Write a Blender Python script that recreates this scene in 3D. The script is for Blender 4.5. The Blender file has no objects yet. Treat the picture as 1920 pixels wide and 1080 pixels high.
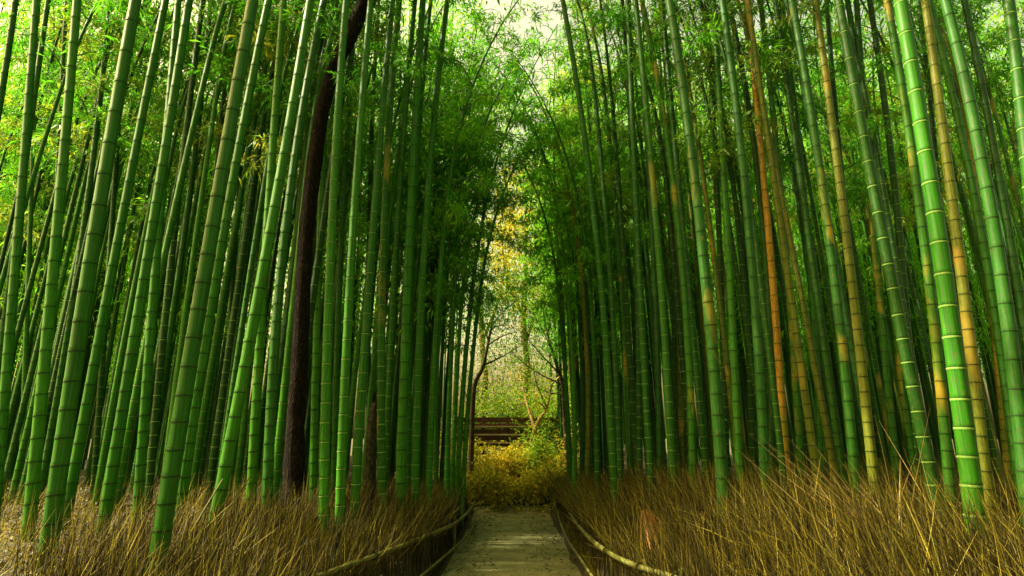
import bpy, math, random
import numpy as np
from mathutils import Vector, Matrix, Quaternion

random.seed(7)
rng = np.random.default_rng(7)
scene = bpy.context.scene
COL = scene.collection

# ------------------------------------------------------------------ camera, sky, sun, exposure
H_EYE = 1.7
PITCH = math.radians(14.3)
FPX = 1104.0
cam_d = bpy.data.cameras.new("camera")
cam = bpy.data.objects.new("camera", cam_d)
COL.objects.link(cam)
cam.location = (0, 0, H_EYE)
cam.rotation_euler = (math.radians(90) + PITCH, 0, 0)
cam_d.sensor_width = 36.0
cam_d.lens = 36.0 * FPX / 1920.0
cam_d.clip_start = 0.05
cam_d.clip_end = 2000
scene.camera = cam

SUN_EL, SUN_AZ = math.radians(48), math.radians(269)   # azimuth clockwise from +Y: from the left
w = bpy.data.worlds.new("World")
scene.world = w
w.use_nodes = True
nt = w.node_tree
nt.nodes.clear()
sky = nt.nodes.new("ShaderNodeTexSky")
sky.sky_type = 'NISHITA'
sky.sun_disc = False
sky.sun_elevation = SUN_EL
sky.sun_rotation = SUN_AZ
sky.air_density = 1.3
sky.dust_density = 9.0
sky.ozone_density = 0.6
tint = nt.nodes.new("ShaderNodeMix")
tint.data_type = 'RGBA'
tint.blend_type = 'MULTIPLY'
tint.inputs[0].default_value = 1.0
tint.inputs[7].default_value = (1.0, 0.80, 0.38, 1)
bg = nt.nodes.new("ShaderNodeBackground")
bg.inputs[1].default_value = 0.15
wo = nt.nodes.new("ShaderNodeOutputWorld")
nt.links.new(sky.outputs[0], tint.inputs[6])
nt.links.new(tint.outputs[2], bg.inputs[0])
nt.links.new(bg.outputs[0], wo.inputs[0])

sd = bpy.data.lights.new("sun", 'SUN')
sun = bpy.data.objects.new("sun", sd)
COL.objects.link(sun)
sd.energy = 4.8
sd.angle = math.radians(1.5)
sd.color = (1.0, 0.90, 0.66)
to_sun = Vector((math.sin(SUN_AZ) * math.cos(SUN_EL), math.cos(SUN_AZ) * math.cos(SUN_EL), math.sin(SUN_EL)))
sun.rotation_euler = to_sun.to_track_quat('Z', 'Y').to_euler()

vs = scene.view_settings
vs.view_transform = 'Standard'
vs.look = 'None'
vs.gamma = 1.0
vs.use_curve_mapping = False
vs.exposure = 2.0
scene.cycles.max_bounces = 8
scene.cycles.diffuse_bounces = 4
scene.cycles.transmission_bounces = 5
scene.cycles.use_denoising = True


# ------------------------------------------------------------------ helpers
SP, CP = math.sin(PITCH), math.cos(PITCH)


def at(px, py, Y):
    """the point seen at photograph pixel (px, py) that stands Y metres ahead"""
    cx, cy = (px - 960) / FPX, (540 - py) / FPX
    d = Vector((cx, CP - cy * SP, SP + cy * CP))
    t = Y / d.y
    return Vector((d.x * t, Y, H_EYE + d.z * t))


def pix(p):
    x, y, z = p[0], p[1], p[2] - H_EYE
    zc = y * CP + z * SP
    return 960 + FPX * x / zc, 540 - FPX * (-y * SP + z * CP) / zc


def sstep(a, b, x):
    t = np.clip((x - a) / (b - a), 0, 1)
    return t * t * (3 - 2 * t)


def verge_l(y):
    """distance from the middle of the path at which the left bank starts"""
    return np.interp(y, [4.2, 5.2, 6.2, 7.2, 8.1, 14], [2.0, 1.70, 1.42, 1.12, 0.95, 0.92])


def verge_r(y):
    return np.interp(y, [3.6, 4.9, 5.3, 5.9, 7.1, 14], [1.70, 1.33, 1.14, 1.03, 0.94, 0.92])


def ground_z(x, y):
    x = np.asarray(x, float)
    y = np.asarray(y, float)
    ax = np.abs(x)
    s0 = np.where(x < 0, verge_l(y), verge_r(y))
    wid = 0.9 + 0.5 * sstep(13, 6, y)
    bank = np.where(x < 0, 0.82, 0.86) * (0.40 * sstep(s0 - 0.06, s0 + 0.16, ax) + 0.60 * sstep(s0, s0 + wid, ax))
    bank = bank + 0.05 * np.sin(x * 1.7 + 1.3) * np.sin(y * 1.1) * sstep(1.2, 2.5, ax)
    hill = 0.10 + 0.27 * np.clip(y - 14.2, 0, 9) + 0.05 * np.clip(y - 23.2, 0, 40)
    close = sstep(13.9, 15.0, y) * sstep(7, 2.2, ax)
    z = bank * (1 - close) + np.maximum(hill, 0) * close
    return z - 0.03 * (ax > 0.8) * 0


def gz(x, y):
    return float(ground_z(x, y))


def mesh_np(name, V, F, mats=(), mi=None, smooth=False):
    V = np.asarray(V, np.float32)
    F = np.asarray(F, np.int32)
    k = F.shape[1]
    me = bpy.data.meshes.new(name)
    me.vertices.add(len(V))
    me.vertices.foreach_set("co", V.ravel())
    me.loops.add(F.size)
    me.loops.foreach_set("vertex_index", F.ravel())
    me.polygons.add(len(F))
    me.polygons.foreach_set("loop_start", np.arange(0, F.size, k, dtype=np.int32))
    try:
        me.polygons.foreach_set("loop_total", np.full(len(F), k, np.int32))
    except Exception:
        pass
    for m in mats:
        me.materials.append(m)
    if mi is not None:
        me.polygons.foreach_set("material_index", np.asarray(mi, np.int32))
    me.polygons.foreach_set("use_smooth", np.full(len(F), bool(smooth)))
    me.update(calc_edges=True)
    return me


def link(name, me, parent=None):
    o = bpy.data.objects.new(name, me)
    COL.objects.link(o)
    if parent is not None:
        o.parent = parent
    return o


def empty(name, loc):
    o = bpy.data.objects.new(name, None)
    o.empty_display_size = 0.2
    COL.objects.link(o)
    o.location = loc
    return o


def tag(o, label, cat, group=None):
    o["label"] = label
    o["category"] = cat
    if group:
        o["group"] = group
    return o


class MB:
    """collects quads (as vertex and face arrays with a material index)"""
    def __init__(self):
        self.V, self.F, self.M, self.n = [], [], [], 0

    def add(self, V, F, m=0):
        V = np.asarray(V, float)
        F = np.asarray(F, int)
        self.V.append(V)
        self.F.append(F + self.n)
        self.M.append(np.full(len(F), m))
        self.n += len(V)

    def build(self, name, mats, parent=None, smooth=False):
        me = mesh_np(name, np.concatenate(self.V), np.concatenate(self.F), mats, np.concatenate(self.M), smooth)
        return link(name, me, parent)

    def mesh(self, name, mats, smooth=False):
        return mesh_np(name, np.concatenate(self.V), np.concatenate(self.F), mats, np.concatenate(self.M), smooth)


def tube_arrays(P, R, sides=8, wob=0.0):
    """a tube along points P with radii R; P (n,3)"""
    P = np.asarray(P, float)
    R = np.asarray(R, float)
    n = len(P)
    T = np.gradient(P, axis=0)
    T /= np.linalg.norm(T, axis=1)[:, None] + 1e-9
    ref = np.array([0.0, 1.0, 0.03])
    A = ref - (T @ ref)[:, None] * T
    small = np.linalg.norm(A, axis=1) < 0.2
    if small.any():
        ref2 = np.array([1.0, 0.0, 0.05])
        A = ref2 - (T @ ref2)[:, None] * T
    A /= np.linalg.norm(A, axis=1)[:, None]
    B = np.cross(T, A)
    th = np.arange(sides) / sides * 2 * np.pi
    rr = R[:, None] * (1 + (wob * rng.normal(size=(n, sides)) if wob else 0))
    V = P[:, None, :] + rr[:, :, None] * (np.cos(th)[None, :, None] * A[:, None, :] + np.sin(th)[None, :, None] * B[:, None, :])
    i = np.arange(n - 1)[:, None] * sides
    j = np.arange(sides)[None, :]
    j2 = (j + 1) % sides
    F = np.stack([i + j, i + j2, i + sides + j2, i + sides + j], -1).reshape(-1, 4)
    return V.reshape(-1, 3), F


def smooth_path(pts, n):
    """Catmull-Rom through pts"""
    P = np.asarray(pts, float)
    P = np.vstack([2 * P[0] - P[1], P, 2 * P[-1] - P[-2]])
    out = []
    m = len(P) - 3
    for u in np.linspace(0, m - 1e-6, n):
        i = int(u)
        t = u - i
        a, b, c, d = P[i:i + 4]
        out.append(0.5 * (2 * b + (c - a) * t + (2 * a - 5 * b + 4 * c - d) * t * t + (3 * b - a - 3 * c + d) * t ** 3))
    return np.array(out)


def unit(a):
    return a / (np.linalg.norm(a, axis=-1, keepdims=True) + 1e-9)


def leaves_arrays(P, D, L, W, fold=0.18):
    """lance-shaped leaves: two quads each folded along the midrib. P,D (n,3), L,W (n,)"""
    n = len(P)
    D = unit(D)
    r = rng.normal(size=(n, 3))
    S = unit(np.cross(D, np.array([0, 0, 1.0]) + 0.55 * r))
    N = np.cross(S, D)
    L = L[:, None]
    W = W[:, None]
    tip = P + D * L - np.array([0, 0, 1.0]) * L * 0.22
    mid = P + D * L * 0.45
    a = mid + S * W * 0.5 + N * W * fold
    b = mid - S * W * 0.5 + N * W * fold
    V = np.stack([P, a, tip, b], 1).reshape(-1, 3)
    F = np.arange(n * 4).reshape(-1, 4)
    return V, F


# ------------------------------------------------------------------ materials
def mat(name):
    m = bpy.data.materials.new(name)
    m.use_nodes = True
    n = m.node_tree
    b = n.nodes["Principled BSDF"]
    return m, n, b


def N(n, t, **kw):
    x = n.nodes.new(t)
    for k, v in kw.items():
        setattr(x, k, v)
    return x


def ramp(n, stops):
    r = N(n, "ShaderNodeValToRGB")
    e = r.color_ramp.elements
    e[0].position, e[0].color = stops[0][0], (*stops[0][1], 1)
    e[1].position, e[1].color = stops[-1][0], (*stops[-1][1], 1)
    for p, c in stops[1:-1]:
        q = e.new(p)
        q.color = (*c, 1)
    return r


def culm_mat(name, ca, cb, patch=None, patch_lo=0.56, rough=0.50, lichen=(0.055, 0.075, 0.018)):
    """ca..cb: range of hues from culm to culm and along it; patch: a second colour in irregular blotches"""
    m, n, b = mat(name)
    tc = N(n, "ShaderNodeTexCoord")
    oi = N(n, "ShaderNodeObjectInfo")
    mp = N(n, "ShaderNodeMapping")
    mp.inputs["Scale"].default_value = (1, 1, 0.22)
    sc = N(n, "ShaderNodeVectorMath", operation='ADD')
    ml = N(n, "ShaderNodeMath", operation='MULTIPLY')
    ml.inputs[1].default_value = 37.0
    n.links.new(oi.outputs["Random"], ml.inputs[0])
    n.links.new(tc.outputs["Object"], sc.inputs[0])
    n.links.new(ml.outputs[0], sc.inputs[1])
    n.links.new(sc.outputs[0], mp.inputs["Vector"])
    nz = N(n, "ShaderNodeTexNoise")
    nz.inputs["Scale"].default_value = 4.0
    nz.inputs["Detail"].default_value = 4
    n.links.new(mp.outputs[0], nz.inputs["Vector"])
    ad = N(n, "ShaderNodeMath", operation='MULTIPLY_ADD')
    ad.inputs[1].default_value = 0.9
    n.links.new(nz.outputs[0], ad.inputs[0])
    s2 = N(n, "ShaderNodeMath", operation='MULTIPLY_ADD')
    s2.inputs[1].default_value = 0.7
    s2.inputs[2].default_value = -0.3
    n.links.new(oi.outputs["Random"], s2.inputs[0])
    n.links.new(s2.outputs[0], ad.inputs[2])
    cr = ramp(n, [(0.15, ca), (0.85, cb)])
    n.links.new(ad.outputs[0], cr.inputs[0])
    col = cr.outputs[0]
    # grime and lichen freckles
    n2 = N(n, "ShaderNodeTexNoise")
    n2.inputs["Scale"].default_value = 26.0
    n2.inputs["Detail"].default_value = 5
    n.links.new(sc.outputs[0], n2.inputs["Vector"])
    r2 = ramp(n, [(0.50, (0, 0, 0)), (0.70, (1, 1, 1))])
    n.links.new(n2.outputs[0], r2.inputs[0])
    m2 = N(n, "ShaderNodeMix", data_type='RGBA')
    mm = N(n, "ShaderNodeMath", operation='MULTIPLY')
    mm.inputs[1].default_value = 0.55
    n.links.new(r2.outputs[0], mm.inputs[0])
    n.links.new(mm.outputs[0], m2.inputs[0])
    n.links.new(col, m2.inputs[6])
    m2.inputs[7].default_value = (*lichen, 1)
    col = m2.outputs[2]
    # greyish powder clouding, broad and uneven
    n5 = N(n, "ShaderNodeTexNoise")
    n5.inputs["Scale"].default_value = 7.0
    n5.inputs["Detail"].default_value = 7
    n5.inputs["Roughness"].default_value = 0.7
    n.links.new(mp.outputs[0], n5.inputs["Vector"])
    r5 = ramp(n, [(0.54, (0, 0, 0)), (0.80, (0.34, 0.34, 0.34))])
    n.links.new(n5.outputs[0], r5.inputs[0])
    m5 = N(n, "ShaderNodeMix", data_type='RGBA')
    n.links.new(r5.outputs[0], m5.inputs[0])
    n.links.new(col, m5.inputs[6])
    m5.inputs[7].default_value = (0.085, 0.13, 0.04, 1)
    col = m5.outputs[2]
    # fine lengthwise fibre streaks
    mp3 = N(n, "ShaderNodeMapping")
    mp3.inputs["Scale"].default_value = (70, 70, 1.2)
    n.links.new(sc.outputs[0], mp3.inputs["Vector"])
    n3 = N(n, "ShaderNodeTexNoise")
    n3.inputs["Scale"].default_value = 1.0
    n.links.new(mp3.outputs[0], n3.inputs["Vector"])
    r3 = ramp(n, [(0.3, (0.60, 0.62, 0.6)), (0.7, (1.25, 1.25, 1.2))])
    n.links.new(n3.outputs[0], r3.inputs[0])
    m3 = N(n, "ShaderNodeMix", data_type='RGBA', blend_type='MULTIPLY')
    m3.inputs[0].default_value = 1
    n.links.new(col, m3.inputs[6])
    n.links.new(r3.outputs[0], m3.inputs[7])
    col = m3.outputs[2]
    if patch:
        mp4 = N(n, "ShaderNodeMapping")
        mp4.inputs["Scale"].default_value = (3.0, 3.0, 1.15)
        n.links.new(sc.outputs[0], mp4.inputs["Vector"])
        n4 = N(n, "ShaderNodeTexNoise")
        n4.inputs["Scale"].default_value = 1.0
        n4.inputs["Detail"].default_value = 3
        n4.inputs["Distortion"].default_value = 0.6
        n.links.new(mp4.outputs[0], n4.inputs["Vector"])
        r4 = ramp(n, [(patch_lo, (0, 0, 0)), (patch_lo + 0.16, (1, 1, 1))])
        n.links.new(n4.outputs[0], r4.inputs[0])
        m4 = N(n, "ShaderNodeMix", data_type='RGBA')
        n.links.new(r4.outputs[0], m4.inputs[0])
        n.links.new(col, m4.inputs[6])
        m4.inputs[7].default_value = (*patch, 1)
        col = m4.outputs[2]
    n.links.new(col, b.inputs["Base Color"])
    b.inputs["Roughness"].default_value = rough
    b.inputs["Specular IOR Level"].default_value = 0.15
    bp = N(n, "ShaderNodeBump")
    bp.inputs["Strength"].default_value = 0.12
    bp.inputs["Distance"].default_value = 0.004
    n.links.new(n3.outputs[0], bp.inputs["Height"])
    n.links.new(bp.outputs[0], b.inputs["Normal"])
    return m


def plain(name, c, rough=0.7, c2=None, scale=20, bump=0.0):
    m, n, b = mat(name)
    b.inputs["Roughness"].default_value = rough
    b.inputs["Specular IOR Level"].default_value = 0.25
    if c2 is None:
        b.inputs["Base Color"].default_value = (*c, 1)
    else:
        tc = N(n, "ShaderNodeTexCoord")
        nz = N(n, "ShaderNodeTexNoise")
        nz.inputs["Scale"].default_value = scale
        nz.inputs["Detail"].default_value = 6
        n.links.new(tc.outputs["Object"], nz.inputs["Vector"])
        r = ramp(n, [(0.35, c), (0.65, c2)])
        n.links.new(nz.outputs[0], r.inputs[0])
        n.links.new(r.outputs[0], b.inputs["Base Color"])
        if bump:
            bp = N(n, "ShaderNodeBump")
            bp.inputs["Strength"].default_value = bump
            bp.inputs["Distance"].default_value = 0.03
            n.links.new(nz.outputs[0], bp.inputs["Height"])
            n.links.new(bp.outputs[0], b.inputs["Normal"])
    return m


def leaf_mat(name, stops, trans=0.4, obj_var=0.35, rough=0.55):
    """each leaf (mesh island) draws its own colour; the plant shifts the range a little"""
    m = bpy.data.materials.new(name)
    m.use_nodes = True
    n = m.node_tree
    n.nodes.clear()
    out = N(n, "ShaderNodeOutputMaterial")
    g = N(n, "ShaderNodeNewGeometry")
    oi = N(n, "ShaderNodeObjectInfo")
    a = N(n, "ShaderNodeMath", operation='MULTIPLY_ADD')
    a.inputs[1].default_value = 1 - obj_var
    o2 = N(n, "ShaderNodeMath", operation='MULTIPLY')
    o2.inputs[1].default_value = obj_var
    n.links.new(oi.outputs["Random"], o2.inputs[0])
    n.links.new(g.outputs["Random Per Island"], a.inputs[0])
    n.links.new(o2.outputs[0], a.inputs[2])
    r = ramp(n, stops)
    n.links.new(a.outputs[0], r.inputs[0])
    p = N(n, "ShaderNodeBsdfPrincipled")
    p.inputs["Roughness"].default_value = rough
    p.inputs["Specular IOR Level"].default_value = 0.25
    t = N(n, "ShaderNodeBsdfTranslucent")
    mx = N(n, "ShaderNodeMixShader")
    mx.inputs[0].default_value = trans
    n.links.new(r.outputs[0], p.inputs["Base Color"])
    n.links.new(r.outputs[0], t.inputs["Color"])
    n.links.new(p.outputs[0], mx.inputs[1])
    n.links.new(t.outputs[0], mx.inputs[2])
    n.links.new(mx.outputs[0], out.inputs[0])
    return m


DAPPLE_YEL = (0.27, 0.20, 0.018)  # sun dapples painted into the green culms as yellow blotches
M = {
    'bright': culm_mat("culm_bright_green", (0.015, 0.105, 0.003), (0.036, 0.165, 0.004)),
    'green': culm_mat("culm_green", (0.010, 0.072, 0.003), (0.024, 0.126, 0.004)),
    'deep': culm_mat("culm_deep_green", (0.006, 0.040, 0.002), (0.014, 0.074, 0.003)),
    'teal': culm_mat("culm_bluish_green", (0.008, 0.056, 0.006), (0.018, 0.092, 0.008)),
    'painted_dapple': culm_mat("culm_green_painted_dapples", (0.010, 0.066, 0.004), (0.026, 0.120, 0.005), patch=DAPPLE_YEL, patch_lo=0.565),
    'olive': culm_mat("culm_olive", (0.050, 0.082, 0.006), (0.11, 0.125, 0.009), patch=(0.26, 0.17, 0.018), patch_lo=0.57),
    'orange': culm_mat("culm_orange", (0.22, 0.13, 0.011), (0.34, 0.18, 0.014), patch=(0.12, 0.13, 0.010), patch_lo=0.55),
}
M_SCAR = plain("node_scar", (0.012, 0.03, 0.006), 0.8)
M_BLOOM = plain("node_bloom", (0.11, 0.21, 0.035), 0.8)
M_WAX = plain("node_wax", (0.16, 0.25, 0.06), 0.8)
M_TWIG = plain("twig", (0.09, 0.14, 0.025), 0.7)
M_LEAF = leaf_mat("bamboo_leaf", [(0.0, (0.025, 0.13, 0.006)), (0.45, (0.070, 0.30, 0.010)), (0.8, (0.15, 0.44, 0.015)), (1.0, (0.38, 0.48, 0.02))], 0.5)
M_LEAF2 = leaf_mat("bamboo_leaf_yellowing", [(0.0, (0.05, 0.16, 0.010)), (0.5, (0.16, 0.30, 0.016)), (1.0, (0.48, 0.46, 0.03))], 0.5)
M_LEAF3 = leaf_mat("bamboo_leaf_lightened", [(0.0, (0.045, 0.20, 0.007)), (0.5, (0.12, 0.42, 0.012)), (0.85, (0.24, 0.55, 0.018)), (1.0, (0.48, 0.56, 0.03))], 0.58)  # lighter leaf colour paints light into the shaded leafy crowns
M_YLEAF = leaf_mat("yellow_leaf", [(0.0, (0.14, 0.22, 0.012)), (0.4, (0.40, 0.38, 0.02)), (0.8, (0.70, 0.58, 0.04)), (1.0, (0.66, 0.44, 0.03))], 0.45)
M_GLEAF = leaf_mat("shrub_leaf", [(0.0, (0.08, 0.22, 0.012)), (0.6, (0.22, 0.40, 0.02)), (1.0, (0.50, 0.50, 0.03))], 0.45)
M_STRAW = leaf_mat("dry_blade", [(0.0, (0.016, 0.0125, 0.002)), (0.42, (0.050, 0.041, 0.005)), (0.70, (0.17, 0.138, 0.014)), (0.90, (0.38, 0.31, 0.036)), (1.0, (0.09, 0.12, 0.010))], 0.25, 0.0)
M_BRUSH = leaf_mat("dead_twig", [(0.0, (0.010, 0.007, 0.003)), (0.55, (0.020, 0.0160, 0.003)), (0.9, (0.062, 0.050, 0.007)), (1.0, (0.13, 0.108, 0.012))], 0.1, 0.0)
M_PSTRAW = leaf_mat("pale_straw", [(0.0, (0.16, 0.10, 0.03)), (1.0, (0.46, 0.33, 0.13))], 0.25, 0.0)
M_RUST = leaf_mat("rust_blade", [(0.0, (0.20, 0.085, 0.02)), (1.0, (0.50, 0.27, 0.09))], 0.25, 0.0)
M_LITTER = leaf_mat("fallen_leaf", [(0.0, (0.012, 0.012, 0.002)), (0.5, (0.036, 0.036, 0.004)), (0.9, (0.085, 0.080, 0.008)), (1.0, (0.20, 0.17, 0.02))], 0.15, 0.0)
M_RAIL = plain("rail_bamboo", (0.055, 0.066, 0.012), 0.6, (0.125, 0.125, 0.022), 14)
M_RAILNODE = plain("rail_node", (0.06, 0.05, 0.015), 0.8)
M_TIE = plain("black_twine", (0.012, 0.01, 0.008), 0.9)
M_BARK = plain("dark_bark", (0.005, 0.004, 0.003), 0.95, (0.030, 0.016, 0.009), 13, 1.0)
def bark_mat():
    m, n, b = mat("furrowed_bark")
    tc = N(n, "ShaderNodeTexCoord")
    mp = N(n, "ShaderNodeMapping")
    mp.inputs["Scale"].default_value = (1, 1, 0.3)
    n.links.new(tc.outputs["Object"], mp.inputs["Vector"])
    v = N(n, "ShaderNodeTexVoronoi", feature='DISTANCE_TO_EDGE')
    v.inputs["Scale"].default_value = 26
    z = N(n, "ShaderNodeTexNoise")
    z.inputs["Scale"].default_value = 9
    z.inputs["Detail"].default_value = 8
    n.links.new(mp.outputs[0], z.inputs["Vector"])
    mx = N(n, "ShaderNodeMix", data_type='RGBA', blend_type='LINEAR_LIGHT')
    mx.inputs[0].default_value = 0.12
    n.links.new(mp.outputs[0], mx.inputs[6])
    n.links.new(z.outputs["Color"], mx.inputs[7])
    n.links.new(mx.outputs[2], v.inputs["Vector"])
    r = ramp(n, [(0.0, (0.002, 0.0015, 0.001)), (0.12, (0.012, 0.008, 0.005)), (0.5, (0.028, 0.017, 0.010))])
    n.links.new(v.outputs["Distance"], r.inputs[0])
    q = ramp(n, [(0.55, (1, 1, 1)), (0.72, (0.9, 1.5, 0.7))])
    n.links.new(z.outputs[0], q.inputs[0])
    m2 = N(n, "ShaderNodeMix", data_type='RGBA', blend_type='MULTIPLY')
    m2.inputs[0].default_value = 1
    n.links.new(r.outputs[0], m2.inputs[6])
    n.links.new(q.outputs[0], m2.inputs[7])
    n.links.new(m2.outputs[2], b.inputs["Base Color"])
    b.inputs["Roughness"].default_value = 0.95
    b.inputs["Specular IOR Level"].default_value = 0.1
    bp = N(n, "ShaderNodeBump")
    bp.inputs["Strength"].default_value = 1.0
    bp.inputs["Distance"].default_value = 0.03
    n.links.new(v.outputs["Distance"], bp.inputs["Height"])
    n.links.new(bp.outputs[0], b.inputs["Normal"])
    return m


M_BARK = bark_mat()
M_DEADC = plain("dead_culm", (0.012, 0.010, 0.006), 0.9, (0.05, 0.05, 0.02), 18, 0.4)
M_BRANCH = plain("tree_bark", (0.05, 0.04, 0.018), 0.9, (0.14, 0.10, 0.04), 10, 0.5)
M_PALEB = plain("pale_bark", (0.26, 0.20, 0.06), 0.9, (0.40, 0.31, 0.10), 10, 0.4)
M_WOOD = plain("dark_board", (0.045, 0.022, 0.012), 0.85, (0.10, 0.05, 0.025), 9, 0.3)
M_WOODP = plain("pale_board", (0.36, 0.27, 0.17), 0.8, (0.48, 0.38, 0.25), 9)


def ground_mat():
    m, n, b = mat("forest_floor")
    tc = N(n, "ShaderNodeTexCoord")
    a = N(n, "ShaderNodeTexNoise")
    a.inputs["Scale"].default_value = 14
    a.inputs["Detail"].default_value = 8
    a.inputs["Roughness"].default_value = 0.75
    n.links.new(tc.outputs["Object"], a.inputs["Vector"])
    r = ramp(n, [(0.30, (0.020, 0.014, 0.006)), (0.48, (0.028, 0.024, 0.006)), (0.62, (0.036, 0.034, 0.005)), (0.75, (0.024, 0.038, 0.006))])
    n.links.new(a.outputs[0], r.inputs[0])
    n.links.new(r.outputs[0], b.inputs["Base Color"])
    b.inputs["Roughness"].default_value = 0.95
    bp = N(n, "ShaderNodeBump")
    bp.inputs["Strength"].default_value = 0.8
    bp.inputs["Distance"].default_value = 0.04
    n.links.new(a.outputs[0], bp.inputs["Height"])
    n.links.new(bp.outputs[0], b.inputs["Normal"])
    return m


def path_mat():
    m, n, b = mat("trodden_path")
    tc = N(n, "ShaderNodeTexCoord")
    a = N(n, "ShaderNodeTexNoise")
    a.inputs["Scale"].default_value = 2.6
    a.inputs["Detail"].default_value = 9
    a.inputs["Roughness"].default_value = 0.65
    n.links.new(tc.outputs["Object"], a.inputs["Vector"])
    r = ramp(n, [(0.30, (0.095, 0.098, 0.026)), (0.47, (0.16, 0.16, 0.052)), (0.60, (0.22, 0.21, 0.085)), (0.74, (0.13, 0.145, 0.036))])
    n.links.new(a.outputs[0], r.inputs[0])
    f = N(n, "ShaderNodeTexNoise")
    f.inputs["Scale"].default_value = 90
    f.inputs["Detail"].default_value = 6
    n.links.new(tc.outputs["Object"], f.inputs["Vector"])
    r2 = ramp(n, [(0.3, (0.6, 0.6, 0.6)), (0.7, (1.25, 1.25, 1.2))])
    n.links.new(f.outputs[0], r2.inputs[0])
    mx = N(n, "ShaderNodeMix", data_type='RGBA', blend_type='MULTIPLY')
    mx.inputs[0].default_value = 1
    n.links.new(r.outputs[0], mx.inputs[6])
    n.links.new(r2.outputs[0], mx.inputs[7])
    n.links.new(mx.outputs[2], b.inputs["Base Color"])
    b.inputs["Roughness"].default_value = 0.9
    bp = N(n, "ShaderNodeBump")
    bp.inputs["Strength"].default_value = 0.35
    bp.inputs["Distance"].default_value = 0.01
    n.links.new(f.outputs[0], bp.inputs["Height"])
    n.links.new(bp.outputs[0], b.inputs["Normal"])
    return m


# ------------------------------------------------------------------ the ground and the path
xs = np.unique(np.concatenate([np.linspace(-400, -14, 24), np.arange(-14, -2.6, 0.5), np.arange(-2.6, 2.61, 0.07), np.arange(2.6, 14, 0.5), np.linspace(14, 400, 24)]))
ys = np.unique(np.concatenate([np.linspace(-60, -1, 10), np.arange(-1, 26, 0.2), np.arange(26, 60, 2), np.linspace(60, 900, 20)]))
GX, GY = np.meshgrid(xs, ys)
GZ = ground_z(GX, GY)
nx = len(xs)
i = np.arange(len(ys) - 1)[:, None] * nx
j = np.arange(nx - 1)[None, :]
GF = np.stack([i + j, i + j + 1, i + nx + j + 1, i + nx + j], -1).reshape(-1, 4)
g = link("ground", mesh_np("ground", np.stack([GX, GY, GZ], -1).reshape(-1, 3), GF, [ground_mat()], None, True))
g["kind"] = "structure"

pv, pf = [], []
pys = np.arange(-1, 14.61, 0.2)
for k, y in enumerate(pys):
    e = 0.05 * math.sin(y * 1.9) + 0.03 * math.sin(y * 5.3)
    for u in np.linspace(-1, 1, 13):
        xx = u * (0.90 + e * (1 if u > 0 else -0.7))
        pv.append((xx, y, gz(xx * 0.92, y) + 0.008 + 0.018 * (1 - u * u)))
for k in range(len(pys) - 1):
    for u in range(12):
        a0 = k * 13 + u
        pf.append((a0, a0 + 1, a0 + 14, a0 + 13))
p_ = link("path", mesh_np("path", pv, pf, [path_mat()], None, True))
p_["kind"] = "structure"


# ------------------------------------------------------------------ bamboo crowns (a few different ones, shared by the copies)
def make_crown(seed, dens=1.0, Hc=6.0, leafmat=None, low=1.0):
    """a crown with its thin branches; local z runs up the culm from the lowest branch, the tip nods toward +x"""
    r_ = np.random.default_rng(seed)
    mb = MB()
    LP, LD, LL, LW = [], [], [], []
    z = 0.0
    az = r_.uniform(0, 6.28)
    while z < Hc:
        t = z / Hc
        az += 2.4 + r_.normal() * 0.3
        for q in range(2):
            a = az + (0.5 if q else -0.5) + r_.normal() * 0.35
            prof = (0.55 + 0.9 * t) if t < 0.35 else (0.865 * (1.25 - t) / 0.9)
            L = 1.55 * prof * r_.uniform(0.65, 1.2)
            if r_.random() > dens:
                continue
            el = math.radians(r_.uniform(25, 55))
            p0 = axis_pt(z, Hc)
            m = 7
            u = np.linspace(0, 1, m)[:, None]
            hd = np.array([math.cos(a), math.sin(a), 0.0])
            P = p0 + hd * L * math.cos(el) * u + np.array([0, 0, 1.0]) * (L * math.sin(el) * u - 0.62 * L * u ** 2.2)
            V, F = tube_arrays(P, np.linspace(0.011, 0.003, m), 3)
            mb.add(V, F, 0)
            nsp = max(3, int(11 * L))
            for _ in range(nsp):
                uu = 0.18 + 0.82 * r_.random() ** 0.8
                c = np.array([np.interp(uu, u[:, 0], P[:, k]) for k in range(3)])
                sdv = r_.normal(size=3)
                sdv[2] = abs(sdv[2]) * 0.3 - 0.15
                sdv = sdv / np.linalg.norm(sdv)
                tl = r_.uniform(0.12, 0.42)
                tipp = c + sdv * tl
                V, F = tube_arrays(np.array([c, (c + tipp) / 2 + [0, 0, 0.02], tipp]), np.array([.003, .002, .0015]), 3)
                mb.add(V, F, 0)
                nl = r_.integers(7, 13)
                for _k in range(nl):
                    w_ = r_.random()
                    dd = sdv * 0.7 + r_.normal(size=3) * 0.75 + np.array([0, 0, -0.25])
                    LP.append(c + (tipp - c) * (0.3 + 0.7 * w_) + r_.normal(size=3) * 0.03)
                    LD.append(dd)
                    LL.append(r_.uniform(0.09, 0.17))
                    LW.append(r_.uniform(0.018, 0.030))
        z += r_.uniform(0.22, 0.34)
    V, F = leaves_arrays(np.array(LP), np.array(LD), np.array(LL), np.array(LW))
    mb.add(V, F, 1)
    return mb.mesh("crown", [M_TWIG, leafmat or M_LEAF])


def axis_pt(z, Hc=6.0):
    t = z / Hc
    return np.array([1.5 * t ** 2.4 * (Hc / 6), 0.0, z - 0.35 * t ** 3.0 * (Hc / 6)])


CROWNS = [make_crown(100 + k, 0.36) for k in range(6)]
CROWNS_LUSH = [make_crown(170 + k, 0.62, leafmat=M_LEAF3) for k in range(4)]
CROWNS_THIN = [make_crown(150 + k, 0.22) for k in range(4)]
CROWNS_Y = [make_crown(200 + k, 0.40, leafmat=M_LEAF2) for k in range(3)]


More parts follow.
